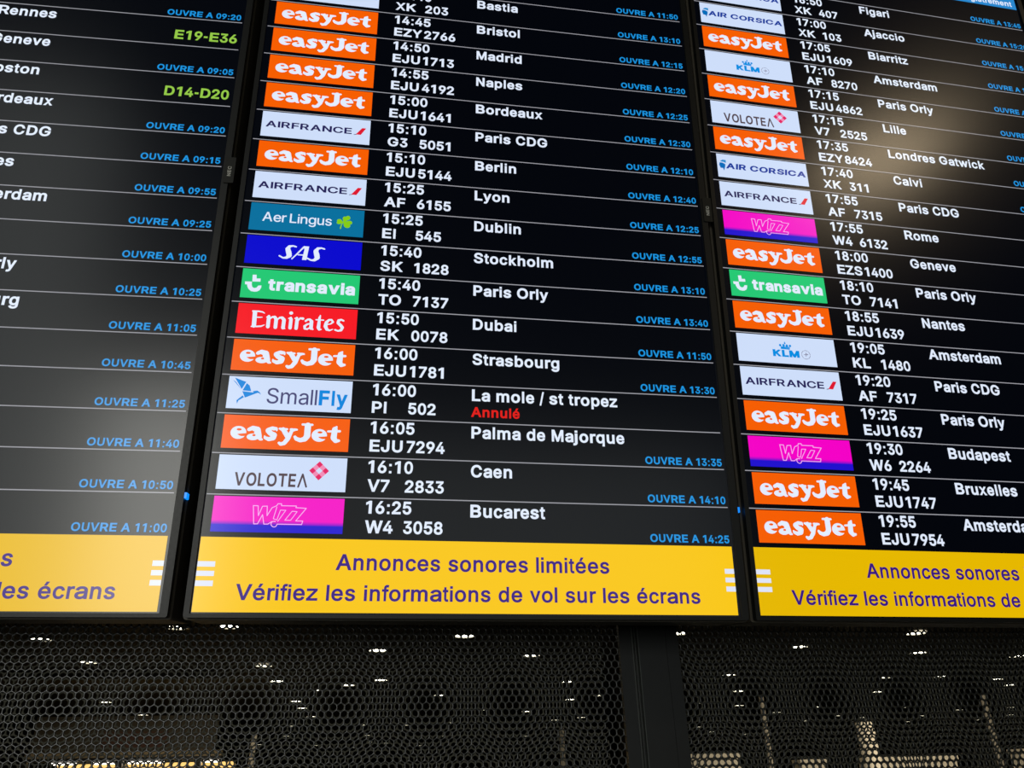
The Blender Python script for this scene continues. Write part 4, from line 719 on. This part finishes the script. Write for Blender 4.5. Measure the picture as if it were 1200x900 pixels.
def panel(label, x0, x1, hx, hz):
    root = thing('perforated_panel', label, 'panel', ((x0 + x1) / 2, YP, 0), 'perforated panels')
    ZB, ZT_ = 1.42, 1.81
    cx = (x0 + x1) / 2
    sx0, sx1 = x0 + 0.016, x1 - 0.016
    for nm, y, mt in (('front_sheet', YP, 'sheet'), ('back_sheet', YP + 0.10, 'sheetback')):
        me = perforated(sx0, sx1, ZB, ZT_, y, hx, hz, mat=M[mt], n=24 if mt == 'sheet' else 12)
        o = bpy.data.objects.new(nm, me)
        link(o, root)
        o.location = (-cx, -YP, 0)

    def part(nm, *boxes, mat='post'):
        m = MB()
        for b in boxes:
            m.box(b[0] - cx, b[1] - cx, b[2] - YP, b[3] - YP, b[4], b[5])
        return m.build(nm, M[mat], root)

    part('side_stile', (x0, x0 + 0.018, YP - 0.001, YP + 0.008, 0, 3.2))
    part('side_stile', (x1 - 0.018, x1, YP - 0.001, YP + 0.008, 0, 3.2))
    part('lower_panel', (x0 + 0.018, x1 - 0.018, YP - 0.001, YP + 0.12, 0.0, ZB + 0.012))
    part('upper_panel', (x0 + 0.018, x1 - 0.018, YP - 0.001, YP + 0.12, ZT_ - 0.012, 3.2))
    return root


panel('dark perforated metal panel to the left of the steel post', -0.55, 0.574, 0.0783, 1.6885)
panel('dark perforated metal panel to the right of the steel post', 0.6250, 1.50, 0.6722, 1.5977)

post = thing('steel_post', 'black steel post between the two perforated panels', 'post', (0.6, YP, 0))
mb = MB(); mb.box(-0.017, 0.0236, -0.004, 0.012, 0, 3.2); mb.build('cover_strip', M['post'], post)
mb = MB(); mb.box(-0.0255, -0.0172, 0.004, 0.012, 0, 3.2); mb.build('groove', M['post'], post)
mb = MB(); mb.box(-0.0245, 0.0226, 0.0125, 0.115, 0, 3.2); mb.build('core', M['backing'], post)
mb = MB(); mb.box(-0.0262, -0.0250, -0.003, 0.005, 0, 3.2); mb.box(-0.0216, -0.0208, -0.001, 0.006, 0, 3.2); mb.build('edge_trim', M['postline'], post)
mb = MB(); mb.box(-0.0181, -0.0169, -0.0046, 0.004, 0, 3.2); mb.build('edge_trim', M['postline'], post)

mb = MB()
mb.box(-0.85, 1.6, 0.225, 0.236, 1.84, 3.15)
tag(mb.build('backing_board', M['backing']), 'black backing board in the gap behind the departure screens', 'board')

# ------------------------------------------------------------------ the hall beyond, seen through the holes
SPOTS = [(-8.1, 20.62), (-8.23, 24.6), (-11.12, 36.31), (-11.25, 42.74), (-14.29, 51.23), (-14.51, 58.61), (-8.8, 43.62), (-10.64, 52.76), (-3.4, 18.79), (-4.59, 18.92), (-3.44, 25.44), (-3.48, 29.47), (-2.3, 32.43), (-3.49, 36.71), (-3.51, 39.99), (-3.44, 44.99), (-4.98, 51.72), (-6.44, 61.78), (-9.69, 72.94), (-5.22, 76.06), (-1.08, 30.79), (0.02, 22.4), (0.11, 29.28), (0.3, 41.39), (-0.87, 51.82), (-0.8, 62.28), (-0.72, 71.83), (-2.25, 82.19), (2.21, 20.0), (2.57, 34.73), (5.22, 42.02), (4.21, 50.65), (4.74, 64.86), (0.77, 73.73), (1.76, 52.34), (3.78, 79.4), (4.55, 23.4), (7.13, 30.15), (8.72, 37.13), (9.63, 35.32), (7.73, 43.37), (10.52, 49.72), (11.75, 47.98), (11.57, 66.74), (7.75, 19.54), (12.78, 28.34), (15.59, 34.03), (15.99, 39.53), (18.64, 41.21), (22.96, 58.29), (26.4, 64.96), (31.4, 69.67), (12.26, 21.79), (14.48, 19.44), (16.88, 22.98), (20.98, 23.75), (19.71, 29.4), (21.95, 29.23), (25.21, 30.21), (27.53, 32.47), (22.67, 34.9), (26.89, 39.3), (29.75, 43.52), (34.52, 45.79), (37.02, 44.39), (41.8, 50.62), (23.82, 42.81), (28.72, 53.61), (28.67, 49.32), (28.19, 47.33), (22.98, 46.0), (35.22, 50.32), (37.8, 56.02), (42.76, 55.26), (31.34, 51.1)]
random.seed(4)
me_spot = None
for k, (x, y) in enumerate(SPOTS):
    if me_spot is None:
        mb = MB()
        n = 20
        ro, ri = 0.29, 0.245
        mb.prism([(ro * math.cos(2 * math.pi * i / n), ro * math.sin(2 * math.pi * i / n)) for i in range(n)],
                 [(ri * math.cos(2 * math.pi * i / n), ri * math.sin(2 * math.pi * i / n)) for i in range(n)], -0.04, 0.02, 0)
        mb.flat([[(ri * math.cos(2 * math.pi * i / n), ri * math.sin(2 * math.pi * i / n)) for i in range(n)]], -0.01, 1)
        o = mb.build('ceiling_spotlight', [M['spotring'], M['spot']])
        me_spot = o.data
    else:
        o = link(bpy.data.objects.new('ceiling_spotlight', me_spot))
    o.location = (x, y, CEIL)
    tag(o, 'small bright ceiling spotlight glimpsed through the perforated panels', 'light', 'ceiling spotlights of the hall behind')

o = thing('pendant_lamp', 'round warm pendant lamp high behind the photographer', 'lamp', (4.02, -3.65, 5.0))
n = 28
mb = MB()
mb.prism([(0.50 * math.cos(2 * math.pi * i / n), 0.50 * math.sin(2 * math.pi * i / n)) for i in range(n)],
         [(0.44 * math.cos(2 * math.pi * i / n), 0.44 * math.sin(2 * math.pi * i / n)) for i in range(n)], -0.14, 0.02)
mb.prism([(0.50 * math.cos(2 * math.pi * i / n), 0.50 * math.sin(2 * math.pi * i / n)) for i in range(n)], None, 0.02, 0.06)
mb.build('lamp_shade', M['spotring'], o)
mb = MB(); mb.box(-0.012, 0.012, -0.012, 0.012, 0.06, HIGH - 5.0); mb.build('rod', M['darkmetal'], o)


def pillar(label, x, y, r, h, sq=False):
    t = thing('lit_pillar', label, 'pillar', (x, y, 0))
    n = 4 if sq else 20
    a0 = math.pi / 4 if sq else 0
    mb = MB()
    mb.prism([(r * math.cos(2 * math.pi * i / n + a0), r * math.sin(2 * math.pi * i / n + a0)) for i in range(n)], None, 0, h)
    mb.build('shaft', M['pillar'], t)
    mb = MB()
    mb.prism([(r * 1.08 * math.cos(2 * math.pi * i / n + a0), r * 1.08 * math.sin(2 * math.pi * i / n + a0)) for i in range(n)], None, h, h + 0.06)
    mb.build('cap', M['darkmetal'], t)
    return t


pillar('thick pale pillar behind the right perforated panel', 13.95, 22, 0.25, 2.93)
pillar('thin pale pole behind the right panel, farthest right', 21.05, 26, 0.10, 3.97)
pillar('thin pale pole behind the right panel, next to the steel post', 12.8, 26, 0.08, 4.0)
pillar('thin pale pole behind the left panel, next to the steel post', 6.75, 30, 0.09, 3.36)
pillar('thin pale pole behind the middle of the left panel', -4.12, 30, 0.09, 3.3)

# lit shop front behind the left panel
shop = thing('shop_front', 'warmly lit shop front low behind the left perforated panel', 'shop', (-8.3, 30, 0))


def spart(nm, x0, x1, y0, y1, z0, z1, mat):
    m = MB()
    m.box(x0 + 8.3, x1 + 8.3, y0 - 30, y1 - 30, z0, z1)
    return m.build(nm, M[mat], shop)


spart('fascia', -11.4, -5.15, 30, 30.3, 2.56, 2.66, 'darkmetal')
spart('fascia_band', -11.4, -5.15, 30.02, 30.3, 2.66, 2.84, 'band')
spart('upper_wall', -11.3, -5.4, 30.1, 30.3, 2.84, 3.95, 'brown')
spart('wall_poster', -9.1, -7.0, 30.04, 30.1, 2.95, 3.45, 'rosy')
spart('back_wall', -11.4, -5.15, 33.0, 33.2, 0, 2.56, 'shopglow')
spart('mullion', -8.47, -8.30, 29.98, 30.2, 0, 2.56, 'darkmetal')
spart('mullion', -5.97, -5.79, 29.98, 30.2, 0, 2.56, 'darkmetal')
spart('mullion', -11.4, -11.28, 29.98, 30.2, 0, 2.56, 'darkmetal')
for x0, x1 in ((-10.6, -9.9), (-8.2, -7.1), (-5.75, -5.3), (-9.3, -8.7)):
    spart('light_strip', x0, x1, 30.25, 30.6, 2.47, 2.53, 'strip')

# pale counters of the hall behind the right panel


def kiosk(label, x0, x1, y, h):
    t = thing('white_kiosk', label, 'kiosk', ((x0 + x1) / 2, y, 0))
    w = (x1 - x0) / 2
    mb = MB(); mb.box(-w, w, 0, 0.5, 0, h - 0.12); mb.build('body', M['cream'], t)
    mb = MB(); mb.box(-w - 0.05, w + 0.05, -0.05, 0.55, h - 0.12, h); mb.build('top_slab', M['cream'], t)
    return t


kiosk('long cream kiosk low behind the right panel, beside the thick pillar', 15.0, 18.0, 24, 2.05)
kiosk('small cream kiosk low behind the right panel, left of the thick pillar', 13.35, 14.15, 25, 2.05)
kiosk('cream kiosk low behind the right panel, next to the steel post', 9.2, 10.9, 24, 2.25)
kiosk('cream kiosk low behind the right panel, at its far right', 20.3, 21.5, 24, 2.2)
